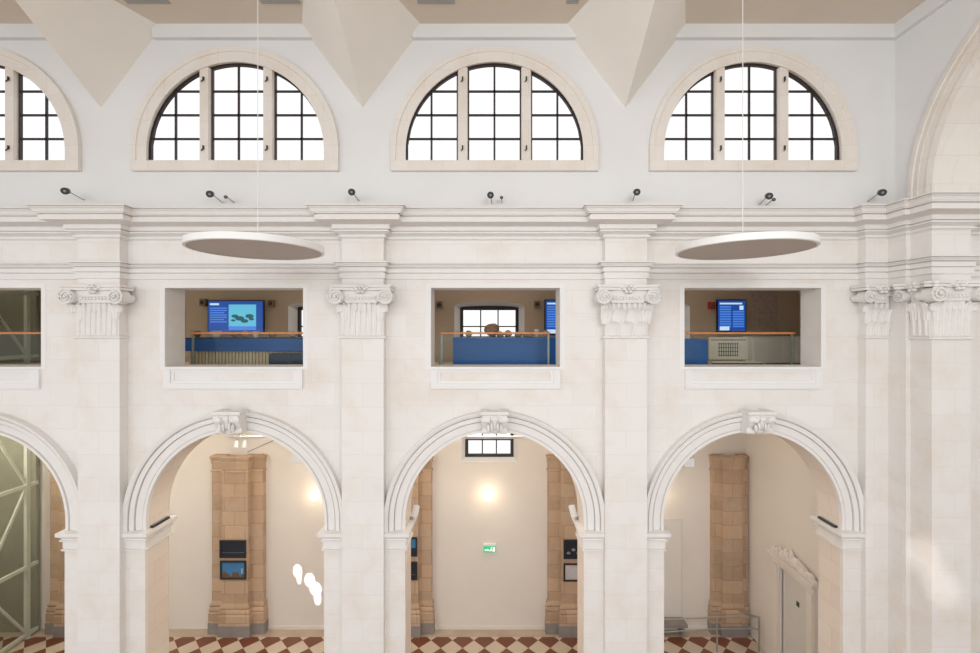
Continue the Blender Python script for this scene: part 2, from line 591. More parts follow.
# ------------------------------------------------------------------ entablature, pilasters, arches
path = [(-18, W0)]
for pc in PIERS:
    path += [(pc-0.41, W0), (pc-0.41, 8.6), (pc+0.41, 8.6), (pc+0.41, W0)]
path += PIER
corn = [(-0.1, 11.12), (0.02, 11.12), (0.02, 11.135), (0.055, 11.14), (0.055, 11.17), (0.03, 11.173), (0.03, 11.19), (0.10, 11.23), (0.13, 11.235), (0.13, 11.26), (0.095, 11.263), (0.095, 11.28), (0.14, 11.283), (0.145, 11.365), (0.385, 11.405),
        (0.385, 11.49), (0.35, 11.493), (0.35, 11.515), (0.41, 11.518), (0.41, 11.535), (0.43, 11.54), (0.44, 11.57), (0.46, 11.60), (0.485, 11.61), (0.485, 11.618), (0.455, 11.621), (0.455, 11.635), (0.50, 11.638), (0.50, 11.66), (-0.1, 11.70)]
struct(MB().plan_sweep(path, corn).build('trim_3', 'carved'), 'moulded stone cornice breaking forward over the pilasters')
arc = [(-0.1, 10.34), (0.03, 10.34), (0.03, 10.45), (0.005, 10.452), (0.005, 10.467), (0.045, 10.469), (0.045, 10.55), (0.015, 10.552), (0.015, 10.568), (0.065, 10.57), (0.085, 10.595), (0.11, 10.615), (0.11, 10.62), (0.08, 10.622), (0.08, 10.636), (0.125, 10.638), (0.125, 10.665), (-0.1, 10.68)]
struct(MB().plan_sweep(path, arc).build('trim_4', 'carved'), 'stone architrave under the plain frieze')


def volute(mb, cx, cz, r, y0, y1, turn):
    """scroll disc with a raised spiral on its face"""
    n = 24
    poly = [(cx+r*0.93*math.cos(2*PI*k/n), cz+r*0.93*math.sin(2*PI*k/n)) for k in range(n)]
    mb.prism(poly, y0+0.015, y1, 'y')
    pts = []
    rad = []
    for k in range(46):
        t = k/45
        q = r*(1-0.86*t)
        an = PI/2+turn*t*4.6*PI
        pts.append((cx+q*math.cos(an), y0+0.012-0.03*t, cz+q*math.sin(an)))
        rad.append(r*0.13*(1-0.45*t))
    mb.tube(pts, rad, 8)
    mb.blob((cx, y0-0.015, cz), (r*0.2, 0.03, r*0.2), 1, 0.0, 1)


def leaf(mb, cx, z0, z1, wd, y0, out):
    """acanthus leaf: a ribbed tongue that curls outwards at the tip"""
    rings = []
    n = 8
    for k in range(n+1):
        t = k/n
        z = z0+(z1-z0)*(t if t < 0.85 else 0.85+0.1*math.sin((t-0.85)*PI/0.3))
        y = y0-0.02-out*t**3
        hw = wd/2*(0.75+0.35*math.sin(t*PI*0.8))*(1 if t < 0.9 else 0.75)
        row = []
        for j in range(7):
            u = -1+2*j/6
            row.append((cx+u*hw, y-0.025*(1-u*u)-0.012*(j % 2), z-0.06*out*abs(u)))
        row += [(cx+hw*0.9, y+0.05, z-0.01), (cx-hw*0.9, y+0.05, z-0.01)]
        rings.append(row)
    mb.rings(rings)


def capital(w_, parent, leafy=False, vr=0.155, loc=(0, 0, 0), rotz=0.0, sides=(1, 1)):
    """composite capital: necking, reeded or leafy bell, egg band, scrolls, abacus with a flower; front face on y = 0"""
    h = w_/2
    root = bpy.data.objects.new('capital', None)
    C.objects.link(root)
    root.parent = parent
    root.location = loc
    root.rotation_euler = (0, 0, rotz)
    bell = MB().box(-h-0.006, h+0.006, -0.02, 0.12, 9.22, 9.98)
    nr = max(3, int(round(w_/0.102)))
    for k in range(nr):
        x = -h+w_*(k+0.5)/nr
        bell.tube([(x, -0.015, 9.24), (x, -0.02, 9.6), (x, -0.035, 9.86)], [0.026, 0.03, 0.036], 8)
    if leafy:
        nl = 3
        for k in range(nl):
            leaf(bell, -h+w_*(k+0.5)/nl, 9.22, 9.50, w_/nl*0.95, 0, 0.08)
        for k in range(nl-1):
            leaf(bell, -h+w_*(k+1)/nl, 9.40, 9.76, w_/nl*0.9, 0, 0.10)
        for sx in (-1, 1):
            leaf(bell, sx*(h-0.02), 9.45, 9.76, w_/nl*0.8, 0, 0.10)
    else:
        for sx in (-1, 1):
            leaf(bell, sx*(h-0.06), 9.52, 9.84, 0.16, 0, 0.06)
        for k in range(3):
            leaf(bell, (k-1)*w_*0.17, 9.70, 9.86, 0.1, 0, 0.03)
    bell.build('bell', 'carved', root, True)
    MB().plan_sweep([(-h, 0.12), (-h, 0), (h, 0), (h, 0.12)], [(-0.02, 9.16), (0.03, 9.165), (0.045, 9.18), (0.045, 9.195), (0.03, 9.215), (-0.02, 9.22)]).build('necking', 'carved', root)
    egg = MB().box(-h+0.06, h-0.06, -0.075, 0.05, 9.885, 10.0)
    egg.tube([(-h+0.1, -0.08, 9.87), (h-0.1, -0.08, 9.87)], 0.02, 8)
    ne = max(3, int(w_/0.09))
    for k in range(ne):
        x = (k+0.5)/ne*(w_-0.24)-h+0.12
        egg.blob((x, -0.085, 9.945), (0.028, 0.03, 0.04), 2, 0.0, 1)
    egg.build('egg_band', 'carved', root, True)
    for sx, on in zip((-1, 1), sides):
        if not on:
            continue
        v = MB()
        volute(v, sx*(h+0.06), 9.97, vr, -0.19, 0.02, -sx)
        # side scroll roll running back to the wall
        v.tube([(sx*(h+0.08), -0.1, 9.94), (sx*(h+0.11), 0.0, 9.95), (sx*(h+0.11), 0.14, 9.95)], [vr*0.75, vr*0.6, vr*0.55], 14)
        leaf(v, sx*(h+0.02), 9.68, 9.84, 0.15, -0.03, 0.10)
        v.build('volute', 'carved', root, True)
    ab = MB()
    e = h+0.17
    pl = [(-e, 0.14), (-e, -0.20), (-e+0.05, -0.22)]
    for k in range(1, 12):
        t = k/12
        pl.append((-e+0.05+(2*e-0.1)*t, -0.22+0.10*math.sin(PI*t)))
    pl += [(e-0.05, -0.22), (e, -0.20), (e, 0.14)]
    ab.prism(pl, 10.10, 10.15, 'z')
    pl2 = [(x*1.03, y-0.015 if y < 0 else y) for x, y in pl]
    ab.prism(pl2, 10.155, 10.20, 'z')
    ab.box(-h-0.01, h+0.01, -0.08, 0.12, 9.99, 10.19)
    ab.build('abacus', 'carved', root)
    ro = MB()
    for k in range(6):
        an = 2*PI*k/6
        ro.blob((0.075*math.cos(an), -0.15, 10.12+0.06*math.sin(an)), (0.045, 0.05, 0.04), k, 0.05, 1)
    ro.blob((0, -0.17, 10.12), (0.035, 0.05, 0.035), 9, 0, 1)
    for sx in (-1, 1):
        ro.blob((sx*0.12, -0.13, 10.15), (0.04, 0.04, 0.035), 4, 0.05, 1)
    ro.build('rosette', 'carved', root, True)
    return root


where = ('at the far end', 'between the first and second arches', 'between the second and third arches', 'between the third and fourth arches')
for i, pc in enumerate(PIERS):
    p = sempty('pilaster', (pc, 8.6, 0), 'tall pale stone pilaster '+where[i])
    sh = MB().box(-0.41, 0.41, 0, 0.22, 0.0, 11.2).box(-0.46, 0.46, -0.06, 0.2, 0, 0.5).build('shaft', 'nave', p)
    capital(0.82, p, leafy=(i == 3))
pp = sempty('pier_capitals', (0, 0, 0), 'carved capitals on the stepped corner pier')
capital(0.44, pp, True, 0.12, (7.58, 8.62, 0), 0, (1, 0))
capital(0.34, pp, False, 0.12, (7.88, 8.05, 0), -PI/2, (1, 0))
capital(0.66, pp, False, 0.15, (8.23, 7.85, 0), 0, (1, 1))

imp = [(-0.02, 4.955), (0.035, 4.955), (0.04, 4.985), (0.005, 4.99), (0.005, 5.005), (0.02, 5.01), (0.02, 5.13), (0.055, 5.15), (0.06, 5.175), (0.03, 5.178), (0.03, 5.195), (0.05, 5.22), (0.09, 5.25), (0.10, 5.26), (0.10, 5.33), (-0.02, 5.345)]
arcv = [(1.775, 8.83), (1.775, 8.75), (1.83, 8.745), (1.832, 8.785), (1.85, 8.785), (1.852, 8.765), (1.98, 8.755), (1.982, 8.79), (2.0, 8.79), (2.002, 8.73), (2.085, 8.72), (2.087, 8.76), (2.105, 8.76), (2.107, 8.70), (2.13, 8.68), (2.19, 8.67), (2.19, 8.83)]
for i, c in enumerate(BAYS):
    g = sempty('trim_%d' % (10+i), (c, 0, 0), 'moulded stone arch and imposts')
    MB().arch(0, 5.53, arcv, 0.20, 56).build('archivolt', 'carved', g, True)
    MB().arch(0, 5.53, [(1.776, 9.40), (1.776, 8.83), (1.80, 8.83), (1.80, 9.40)], 0.20, 56).build('arch_soffit', 'warm', g, True)
    for sx in (-1, 1):
        j = MB()
        j.prism([(sx*x, y) for x, y in ((1.775, 8.735), (2.185, 8.735), (2.185, 8.81), (1.775, 8.81))], 0, 5.0, 'z')
        xa, xb = sorted((sx*1.777, sx*1.81))
        MB().box(xa, xb, 8.81, 9.39, 0, 5.0).build('jamb_lining', 'warm', g)
        j.build('jamb', 'nave', g)
        pth = [(-2.185, 8.81), (-2.185, 8.735), (-1.775, 8.735), (-1.775, 9.39), (-2.0, 9.39)]
        if sx == 1:
            pth = [(-x, y) for x, y in reversed(pth)]
        MB().plan_sweep(pth, imp).build('impost', 'carved', g)
    # keystone: scrolled console under a small cap
    k = MB()
    prof = [(8.74, 7.30), (8.60, 7.31), (8.56, 7.36), (8.58, 7.42), (8.52, 7.50), (8.46, 7.60), (8.46, 7.68), (8.74, 7.68)]
    for x0, x1, d in ((-0.19, 0.19, 0.0), (-0.24, -0.14, -0.03), (0.14, 0.24, -0.03), (-0.04, 0.04, -0.03)):
        k.prism([(y+(d if y < 8.7 else 0), z) for y, z in prof], x0, x1, 'x')
    kt = k.build('keystone', 'carved', g)
    MB().plan_sweep([(-0.24, 8.74), (-0.24, 8.46), (0.24, 8.46), (0.24, 8.74)], [(-0.1, 7.68), (0.0, 7.68), (0.03, 7.71), (0.03, 7.76), (-0.1, 7.77)]).build('keystone_cap', 'carved', kt)
    kr = MB()
    for sx in (-1, 1):
        kr.tube([(sx*0.24, 8.50, 7.60), (sx*0.08, 8.46, 7.60)], 0.065, 14)
        kr.tube([(sx*0.24, 8.58, 7.36), (sx*0.10, 8.55, 7.36)], 0.05, 12)
    for q in range(5):
        kr.blob(((q-2)*0.06, 8.46, 7.50-0.03*abs(q-2)), (0.035, 0.04, 0.09), q, 0.1, 1)
    kr.build('keystone_scroll', 'carved', kt, True)

# gallery openings: smooth surround and panelled apron
for i, (a_, b_) in enumerate(rects):
    g = sempty('trim_%d' % (20+i), (0, 0, 0), 'plain surround and panelled apron of a gallery opening')
    t = MB()
    fr = 0.10
    t.prism([(a_-fr, RZ0-0.05), (b_+fr, RZ0-0.05), (b_+fr, RZ1+0.09), (a_-fr, RZ1+0.09)], W0-0.006, W0+0.01, 'y', [[(a_-0.005, RZ0+.004), (b_+0.005, RZ0+.004), (b_+0.005, RZ1+0.005), (a_-0.005, RZ1+0.005)]])
    t.build('surround', 'apron', g)
    t = MB()
    x0, x1, z0, z1 = a_+0.0, b_-0.0, 8.16, 8.545
    t.prism([(x0, z0), (x1, z0), (x1, z1), (x0, z1)], W0-0.05, W0, 'y', [[(x0+0.13, z0+0.11), (x1-0.13, z0+0.11), (x1-0.13, z1-0.02), (x0+0.13, z1-0.02)]])
    t.prism([(x0+0.13, z0+0.11), (x1-0.13, z0+0.11), (x1-0.13, z1-0.02), (x0+0.13, z1-0.02)], W0-0.022, W0, 'y', [[(x0+0.19, z0+0.16), (x1-0.19, z0+0.16), (x1-0.19, z1-0.06), (x0+0.19, z1-0.06)]])
    t.build('apron_panel', 'apron', g)

# ------------------------------------------------------------------ half-round windows
for i, c in enumerate(BAYS):
    g = sempty('window_%d' % (i+1), (c, 0, 0), 'half-round clerestory window of three lights')
    sur = MB().arch(0, 12.90, [(1.83, 8.93), (1.775, 8.80), (1.765, 8.745), (1.80, 8.74), (1.86, 8.75), (1.955, 8.745), (1.965, 8.72), (2.06, 8.715), (2.06, 8.81), (1.85, 8.81), (1.85, 8.93)], 0.20, 56)
    sur.build('stone_surround', 'surround', g, True)
    MB().box(-2.06, 2.06, 8.715, 8.82, 12.49, 12.70).box(-1.84, 1.84, 8.8, 8.96, 12.55, 12.69).build('window_sill', 'surround', g, bevel=0.008)
    for sx in (-1, 1):
        xm = sx*0.635
        m = MB()
        m.prism([(xm-0.10, 8.81), (xm-0.085, 8.77), (xm+0.085, 8.77), (xm+0.10, 8.81), (xm+0.10, 8.94), (xm-0.10, 8.94)], 12.69, 14.57, 'z')
        mo = m.build('mullion', 'surround', g)
        ir = MB()
        for z in (12.93, 14.30):
            ir.box(xm-0.012, xm+0.012, 8.74, 8.77, z, z+0.07)
            ir.tube([(xm+0.005, 8.74, z), (xm-0.03, 8.73, z-0.04)], 0.012, 6)
        ir.build('iron_hook', 'black', mo)
    # iron and timber lights
    rg = 1.775

    def zt(x, r=rg):
        return 12.90+math.sqrt(max(0.0, r*r-x*x))
    YF0, YF1 = 8.85, 8.91
    for (x0, x1, mx) in ((-1.775, -0.73, -1.27), (-0.54, 0.54, 0.0), (0.73, 1.775, 1.27)):
        f = MB()
        z0 = 12.66
        nn = 16
        outer = [(x0-0.06, z0), (x1+0.06, z0)]
        inner = [(x0+0.032, z0+0.055), (x1-0.032, z0+0.055)]
        xs = [x1-(x1-x0)*k/nn for k in range(nn+1)]
        xo = [x1+0.06-(x1-x0+0.12)*k/nn for k in range(nn+1)]
        xi = [x1-0.032-(x1-x0-0.064)*k/nn for k in range(nn+1)]
        outer += [(x, max(12.72, zt(x, 1.88))) for x in xo]
        inner += [(x, max(12.75, zt(x, 1.75))) for x in xi]
        f.prism(outer, YF0, YF1, 'y', [inner])
        fo = f.build('window_frame', 'frame', g)
        b_ = MB()
        b_.box(mx-0.02, mx+0.02, 8.87, 8.90, 12.66, zt(mx, 1.80))
        for py in (91.5, 115.2, 139.0):
            z = EYE+(326.5-py)*8.88/F
            half = math.sqrt(max(0.0, 1.80**2-max(0, z-12.9)**2))
            b_.box(max(x0-0.03, -half), min(x1+0.03, half), 8.87, 8.90, z-0.02, z+0.02)
        b_.build('glazing_bar', 'frame', fo)
        p_ = MB()
        p_.prism([(x0-0.03, z0+0.01), (x1+0.03, z0+0.01)]+[(x, max(12.7, zt(x, 1.80))) for x in xo], 8.878, 8.884, 'y')
        p_.build('glass', 'glass', fo)

# ------------------------------------------------------------------ aisle and gallery windows
for i, c in enumerate(WX):
    for lvl in (0, 1):
        g = sempty('window_%d' % (5+i+4*lvl), (c, 0, 0), ('aisle' if lvl == 0 else 'gallery')+' window in the back wall')
        if lvl == 0:
            A = (-0.87, 0.87, 5.19, 6.9)
            B = (-0.77, 0.77, 5.26, 6.85)
        else:
            A = (-1.09, 1.09, 8.95, 10.18)
            B = (-0.93, 0.93, 9.0, 10.0)
        v = []
        y0, y1 = BACK-0.005, BACK+0.30
        for (q, y) in ((A, y0), (B, y1)):
            v += [(q[0], y, q[2]), (q[1], y, q[2]), (q[1], y, q[3]), (q[0], y, q[3])]
        rv = MB()
        if lvl == 0:
            rv.add(v, [(0, 1, 5, 4), (1, 2, 6, 5), (2, 3, 7, 6), (3, 0, 4, 7)])
        else:
            arc_a = [(A[1]*math.cos(PI*k/12), 10.02+0.16*math.sin(PI*k/12)) for k in range(13)]
            arc_b = [(B[1]*math.cos(PI*k/12), 10.0+0.06*math.sin(PI*k/12)) for k in range(13)]
            la = [(A[1], A[2])]+arc_a+[(A[0], A[2])]
            lb = [(B[1], B[2])]+arc_b+[(B[0], B[2])]
            rv.rings([[(x, y0, z) for x, z in la], [(x, y1, z) for x, z in lb]], True, False)
        rv.build('window_reveal', 'upper', g)
        f = MB().prism([(B[0]-.1, B[2]-.1), (B[1]+.1, B[2]-.1), (B[1]+.1, B[3]+.1), (B[0]-.1, B[3]+.1)], y1, y1+0.08, 'y', [[(B[0]+.1, B[2]+.09), (B[1]-.1, B[2]+.09), (B[1]-.1, B[3]-.08), (B[0]+.1, B[3]-.08)]])
        fo = f.build('window_frame', 'frame', g)
        bb = MB()
        wd = B[1]-0.1
        for q in (-1, 1):
            bb.box(q*wd/3-0.02, q*wd/3+0.02, y1+.02, y1+.05, B[2], B[3])
        nrow = 3 if lvl == 0 else 2
        for q in range(1, nrow+1):
            z = (5.80+0.42*(q-1)) if lvl == 0 else 9.40-0.46*(q-1)
            if z < B[2]:
                continue
            bb.box(B[0], B[1], y1+.02, y1+.05, z-0.02, z+0.02)
        bb.build('glazing_bar', 'frame', fo)
        MB().box(B[0], B[1], y1+0.03, y1+0.036, B[2], B[3]).build('glass', 'glass', fo)

# ------------------------------------------------------------------ aisle: pilasters, door, fittings
for i, pc in enumerate((-12.72, -7.75, -2.58, 2.57, 7.38)):
    g = sempty('aisle_pilaster', (pc, BACK, 0), 'tan stone pilaster on the aisle back wall')
    s = MB()
    pa, pb = (0.55, 0.30) if i == 4 else (0.79, 0.40)
    s.box(-pa, pa, -0.16, 0.0, 0.30, 5.28).box(-pb, pb, -0.30, 0.0, 0.30, 5.28)
    s.build('shaft', 'tan', g)
    if i == 4:
        pth = [(-pa, 0), (-pa, -0.16), (-pb, -0.16), (-pb, -0.30), (pb, -0.30), (pb, -0.16), (pa, -0.16)]
    else:
        pth = [(-pa, 0), (-pa, -0.16), (-pb, -0.16), (-pb, -0.30), (pb, -0.30), (pb, -0.16), (pa, -0.16), (pa, 0)]
    MB().plan_sweep(pth, [(-0.1, 5.2), (0.02, 5.2), (0.02, 5.26), (0.015, 5.28), (0.03, 5.34), (0.045, 5.36), (0.045, 5.42), (-0.1, 5.46)]).plan_sweep(pth, [(-0.1, 4.95), (0.02, 4.95), (0.03, 4.97), (0.02, 5.0), (-0.1, 5.0)]).build('cap_moulding', 'tan', g)
    MB().plan_sweep(pth, [(-0.1, 0.28), (0.07, 0.28), (0.07, 0.62), (0.05, 0.66), (0.065, 0.72), (0.045, 0.78), (0.03, 0.80), (0.05, 0.86), (0.04, 0.90), (0.0, 0.98), (-0.1, 0.98)]).build('base_moulding', 'tan', g)
    MB().plan_sweep(pth, [(-0.1, 0.0), (0.08, 0.0), (0.08, 0.34), (-0.1, 0.34)]).build('plinth', 'plinth', g)
struct(MB().box(-7.0, 7.9, BACK-0.02, BACK, 0, 0.10).build('baseboard_aisle', 'aisle'))

g = sempty('door_1', (7.95, 0, 0), 'carved stone doorway with a white door in the end wall')
d = MB()
for y0, y1 in ((DY0-0.26, DY0), (DY1, DY1+0.32)):
    d.box(-0.10, 0.02, y0, y1, 0, 2.9)
    d.box(-0.13, 0.0, y0+0.03, y1-0.08, 0, 2.9)
d.box(-0.10, 0.02, DY0-0.26, DY1+0.32, 2.9, 3.06)
d.build('door_frame', 'surround', g)
d = MB().box(-0.18, 0.0, DY0-0.32, DY1+0.38, 3.06, 3.10).box(-0.22, 0.0, DY0-0.36, DY1+0.42, 3.10, 3.16)
ym = (DY0+DY1)/2
for k in range(15):
    u = -1+2*k/14
    hgt_ = 0.10+0.24*(1-abs(u))+0.05*(k % 2)
    d.blob((-0.10, ym+u*0.82, 3.16+hgt_/2), (0.08, 0.085, hgt_/2+0.03), k, 0.18, 1)
d.build('carved_crest', 'surround', g, True)
dl = MB().box(0.08, 0.14, DY0-0.0, DY1+0.0, 0.02, 2.9).build('door_leaf', 'doorp', g)
dh = MB().box(0.03, 0.08, DY0+0.08, DY0+0.12, 1.02, 1.16).box(0.03, 0.05, DY0+0.08, DY0+0.22, 1.10, 1.125)
dh.box(0.07, 0.085, DY1-0.55, DY1-0.45, 2.1, 2.22)
dh.build('door_handle', 'black', dl)
struct(MB().box(8.25, 8.4, DY0-0.3, DY1+0.3, 0, 3.2).build('wall_behind_door', 'aisle'))
# flush door in the back wall of the fourth bay
g = sempty('door_2', (0, 0, 0), 'flush plaster-coloured door in the aisle back wall')
x0, x1 = 5.15, 6.0
zt_ = 3.45
MB().prism([(x0, 0.1), (x1, 0.1), (x1, zt_), (x0, zt_)], BACK-0.03, BACK, 'y', [[(x0+.05, 0.12), (x1-.05, 0.12), (x1-.05, zt_-.05), (x0+.05, zt_-.05)]]).build('door_frame', 'aisle', g)
MB().box(x0+.06, x1-.06, BACK-0.015, BACK, 0.12, zt_-.06).build('door_leaf', 'flush', g)

# wall globes
for i, c in enumerate(BAYS[1:]):
    x = (-5.38, -0.06, 5.2)[i]
    lab = ('round lit wall lamp above the sunlit patch on the aisle wall', 'round lit wall lamp above the green exit sign', 'round lit wall lamp half hidden by the edge of the fourth arch')[i]
    g = thing('wall_lamp', lab, 'lamp', (x, BACK, 4.18), 0, 'globe wall lamps of the aisle')
    MB().lathe([(0.0, 0.0), (0.07, 0.0), (0.07, 0.02), (0.03, 0.03), (0.03, 0.06), (0, 0.06)], 20).build('wall_plate', 'white', g, True).rotation_euler = (PI/2, 0, 0)
    MB().blob((0, -0.16, 0), (0.12, 0.12, 0.12), 0, 0.0, 3).build('globe', 'globe', g, True)
    lamp('wall_lamp_light', 'POINT', (x, BACK-0.38, 4.18), 6, (1.0, 0.80, 0.55), shadow_soft_size=0.1)

# exit sign: running figure and arrow
g = thing('exit_sign', 'green emergency exit sign on the aisle wall under the globe lamp', 'sign', at(489.7, 549, BACK-0.05))
MB().box(-0.19, 0.19, -0.03, 0.05, -0.09, 0.10).build('sign_panel', 'green', g, bevel=0.005)
MB().box(-0.19, 0.19, -0.04, 0.05, 0.11, 0.15).build('sign_housing', 'white', g)
k = MB()
k.prism([(-0.15, 0.0), (-0.06, 0.0), (-0.06, 0.03), (-0.02, -0.015), (-0.06, -0.06), (-0.06, -0.03), (-0.15, -0.03)], -0.034, -0.03, 'y')
k.prism([(0.10, -0.06), (0.16, -0.06), (0.16, 0.07), (0.10, 0.07)], -0.034, -0.03, 'y')
k.prism([(0.03, 0.03), (0.07, 0.04), (0.06, 0.0), (0.09, -0.03), (0.08, -0.06), (0.04, -0.015), (0.01, -0.06), (-0.01, -0.05), (0.02, -0.005)], -0.034, -0.03, 'y')
k.prism([(0.055+0.016*math.cos(2*PI*q/10), 0.062+0.016*math.sin(2*PI*q/10)) for q in range(10)], -0.034, -0.03, 'y')
k.build('pictogram', 'exitw', g)


def picture(px0, px1, py0, py1, y, kind, lab):
    a_ = at(px0, py1, y)
    b_ = at(px1, py0, y)
    w_, h_ = b_[0]-a_[0], b_[2]-a_[2]
    g = thing('framed_picture', lab, 'picture', ((a_[0]+b_[0])/2, y, a_[2]), 0, 'framed photographs on the aisle pilasters')
    x = w_/2
    t = 0.05
    MB().prism([(-x, 0), (x, 0), (x, h_), (-x, h_)], -0.035, 0.0, 'y', [[(-x+t, t), (x-t, t), (x-t, h_-t), (-x+t, h_-t)]]).build('frame', 'black', g)
    bx, top = x-t, h_-t
    if kind == 'night':
        pp_ = MB().box(-bx, bx, -0.012, 0, t, top).build('print', 'pdark', g)
        MB().box(-bx+.02, bx-.02, -0.014, -0.012, t+0.10, t+0.107).build('horizon', 'pgrey', pp_)
    elif kind == 'hills':
        pp_ = MB().box(-bx, bx, -0.012, 0, t, top).build('print', 'psky', g)
        hp = [(-bx, t)]+[(-bx+2*bx*q/10, t+h_*(0.22+0.14*math.sin(q*1.3)+0.1*math.sin(q*2.9))) for q in range(11)]+[(bx, t)]
        MB().prism(hp, -0.015, -0.012, 'y').build('hill', 'phill', pp_)
        MB().box(bx*0.72, bx*0.82, -0.017, -0.015, t+0.12, t+0.28).build('tower', 'ppale', pp_)
    elif kind == 'sea':
        pp_ = MB().box(-bx, bx, -0.012, 0, t, top).build('print', 'psky', g)
        MB().box(-bx, bx, -0.014, -0.012, t, t+h_*0.35).build('sea', 'pdark', pp_)
    elif kind == 'rocks':
        pp_ = MB().box(-bx, bx, -0.012, 0, t, top).build('print', 'pdark', g)
        hb = MB()
        for q in range(4):
            cx, cz = -bx+0.1+q*0.15, t+0.12+0.1*(q % 2)
            hb.prism([(cx+0.06*math.cos(2*PI*e/9), cz+0.045*math.sin(2*PI*e/9)) for e in range(9)], -0.015, -0.012, 'y')
        hb.build('pale_stones', 'pgrey', pp_)
    else:
        pp_ = MB().box(-bx, bx, -0.012, 0, t, top).build('print', 'ppale', g)
        MB().prism([(0.02, t), (bx, t), (bx, t+h_*0.5), (0.1, t+h_*0.35)], -0.015, -0.012, 'y').build('dark_slope', 'phill', pp_)


YP = BACK-0.30
picture(220, 246.3, 540, 557.5, YP, 'night', 'upper black-framed dark picture on the tan pilaster of the second arch')
picture(220.5, 246.5, 560.5, 579, YP, 'hills', 'lower black-framed picture of brown hills under blue sky')
picture(399, 417.3, 537, 556, YP, 'sea', 'upper black-framed blue sea picture half hidden by the third arch jamb')
picture(399, 417.3, 561.5, 579.5, YP, 'night', 'lower black-framed dark picture half hidden beside the third arch jamb')
picture(563.5, 589, 539.5, 558.5, YP, 'rocks', 'upper black-framed picture of pale stones on the pilaster past the exit sign')
picture(563.5, 589, 563, 581, YP, 'pale', 'lower black-framed pale picture on the pilaster past the exit sign')

# steel handrail near the doorway
g = thing('handrail', 'grey steel tube handrail before the pilaster and carved doorway', 'railing', (6.56, 12.72, 0))
p0, p1, p2 = (-1.75, -0.12, 1.0), (0, 0, 1.0), (1.22, 0, 0.99)
MB().tube([p0, p1, p2], 0.022, 10).tube([(1.22, 0, 0.99), (1.0, 0.62, 0.78)], 0.02, 10).build('top_rail', 'steel', g, True)
MB().tube([(-1.75, -0.12, 0.64), (0, 0, 0.66), (1.22, 0, 0.66)], 0.018, 10).tube([(1.22, 0, 0.62), (1.0, 0.62, 0.42)], 0.018, 10).build('mid_rail', 'steel', g, True)
for x in (0.0, 1.22):
    MB().tube([(x, 0, 0), (x, 0, 1.0)], 0.025, 10).build('post', 'steel', g, True)
MB().tube([(-1.75, -0.12, 0), (-1.75, -0.12, 1.0)], 0.025, 10).build('post', 'steel', g, True)
g = thing('bench', 'low grey bench at the foot of the flush door', 'bench', (5.35, 13.45, 0))
MB().box(-0.55, 0.62, -0.18, 0.18, 0.30, 0.40).build('seat', 'plinth', g)
for x in (-0.45, 0.5):
    MB().box(x-0.04, x+0.04, -0.15, 0.15, 0, 0.30).build('leg', 'plinth', g)

# light tracks of the aisle, and small lights on the arches
for i, c in enumerate(BAYS):
    lab = ('ceiling light track in the glazed aisle bay', 'white light track with tilted spots high in the second arch', 'white light track crossing before the small aisle window', 'short white light track high in the fourth arch')[i]
    g = thing('light_track', lab, 'light track', (c, 11.0, 6.63), 0, 'aisle light tracks')
    hw = (1.5, 1.5, 0.95, 0.55)[i]
    off = (0, 0, 0, -0.25)[i]
    MB().box(off-hw, off+hw, -0.03, 0.03, -0.03, 0.03).build('rail', 'white', g)
    for sx in (-1, 1):
        MB().tube([(off+sx*hw*0.8, 0, 0.03), (off+sx*hw*0.8, 0, 1.32)], 0.01, 8).build('hanger', 'steel', g)
    if i == 1:
        MB().bar((-1.15, 0.3, -0.45), (-0.15, 0.1, 0.0), 0.03, 0.03).build('cross_arm', 'steel', g)
        for x in (-1.25, -1.05):
            MB().tube([(x, 0, -0.03), (x, -0.02, -0.10), (x+0.02, -0.10, -0.24)], [0.015, 0.05, 0.055], 12).build('spot_head', 'white', g, True)
for (px, py, lab) in ((299, 456.5, 'small white box light high on the jamb side of the second arch'), (687.5, 461, 'small white box light high on the left shoulder of the fourth arch')):
    x, y, z = at(px, py, 9.5)
    g = thing('box_light', lab, 'light', (x, y, z), 0, 'box lights on the arch backs')
    MB().box(-0.11, 0.11, -0.10, 0.10, -0.10, 0.10).build('housing', 'white', g, bevel=0.01)
    MB().box(-0.03, 0.03, -0.115, 0.0, 0.08, 0.14).build('bracket', 'steel', g)
UL = ((1, -1, 'dark slim uplight lying on the left impost of the second arch'), (2, -1, 'white tilted uplight on the left impost of the third arch'),
      (2, 1, 'white tilted uplight on the right impost of the third arch'), (3, 1, 'dark slim uplight lying on the right impost of the fourth arch'))
for bi, sx, lab in UL:
    g = thing('uplight', lab, 'light', (BAYS[bi]+sx*1.74, 9.08, 5.345), 0, 'uplights on the arch imposts')
    if bi == 2:
        MB().bar((-sx*0.05, 0.2, 0.04), (sx*-0.10, 0.26, 0.26), 0.07, 0.12).build('housing', 'white', g)
        MB().box(-0.03, 0.03, 0.15, 0.25, 0.0, 0.04).build('base', 'steel', g)
    else:
        MB().box(-0.03, 0.03, -0.22, 0.24, 0.0, 0.04).build('housing', 'black', g)
        MB().box(-0.02, 0.02, -0.20, 0.22, 0.04, 0.048).build('lens', 'lens', g)

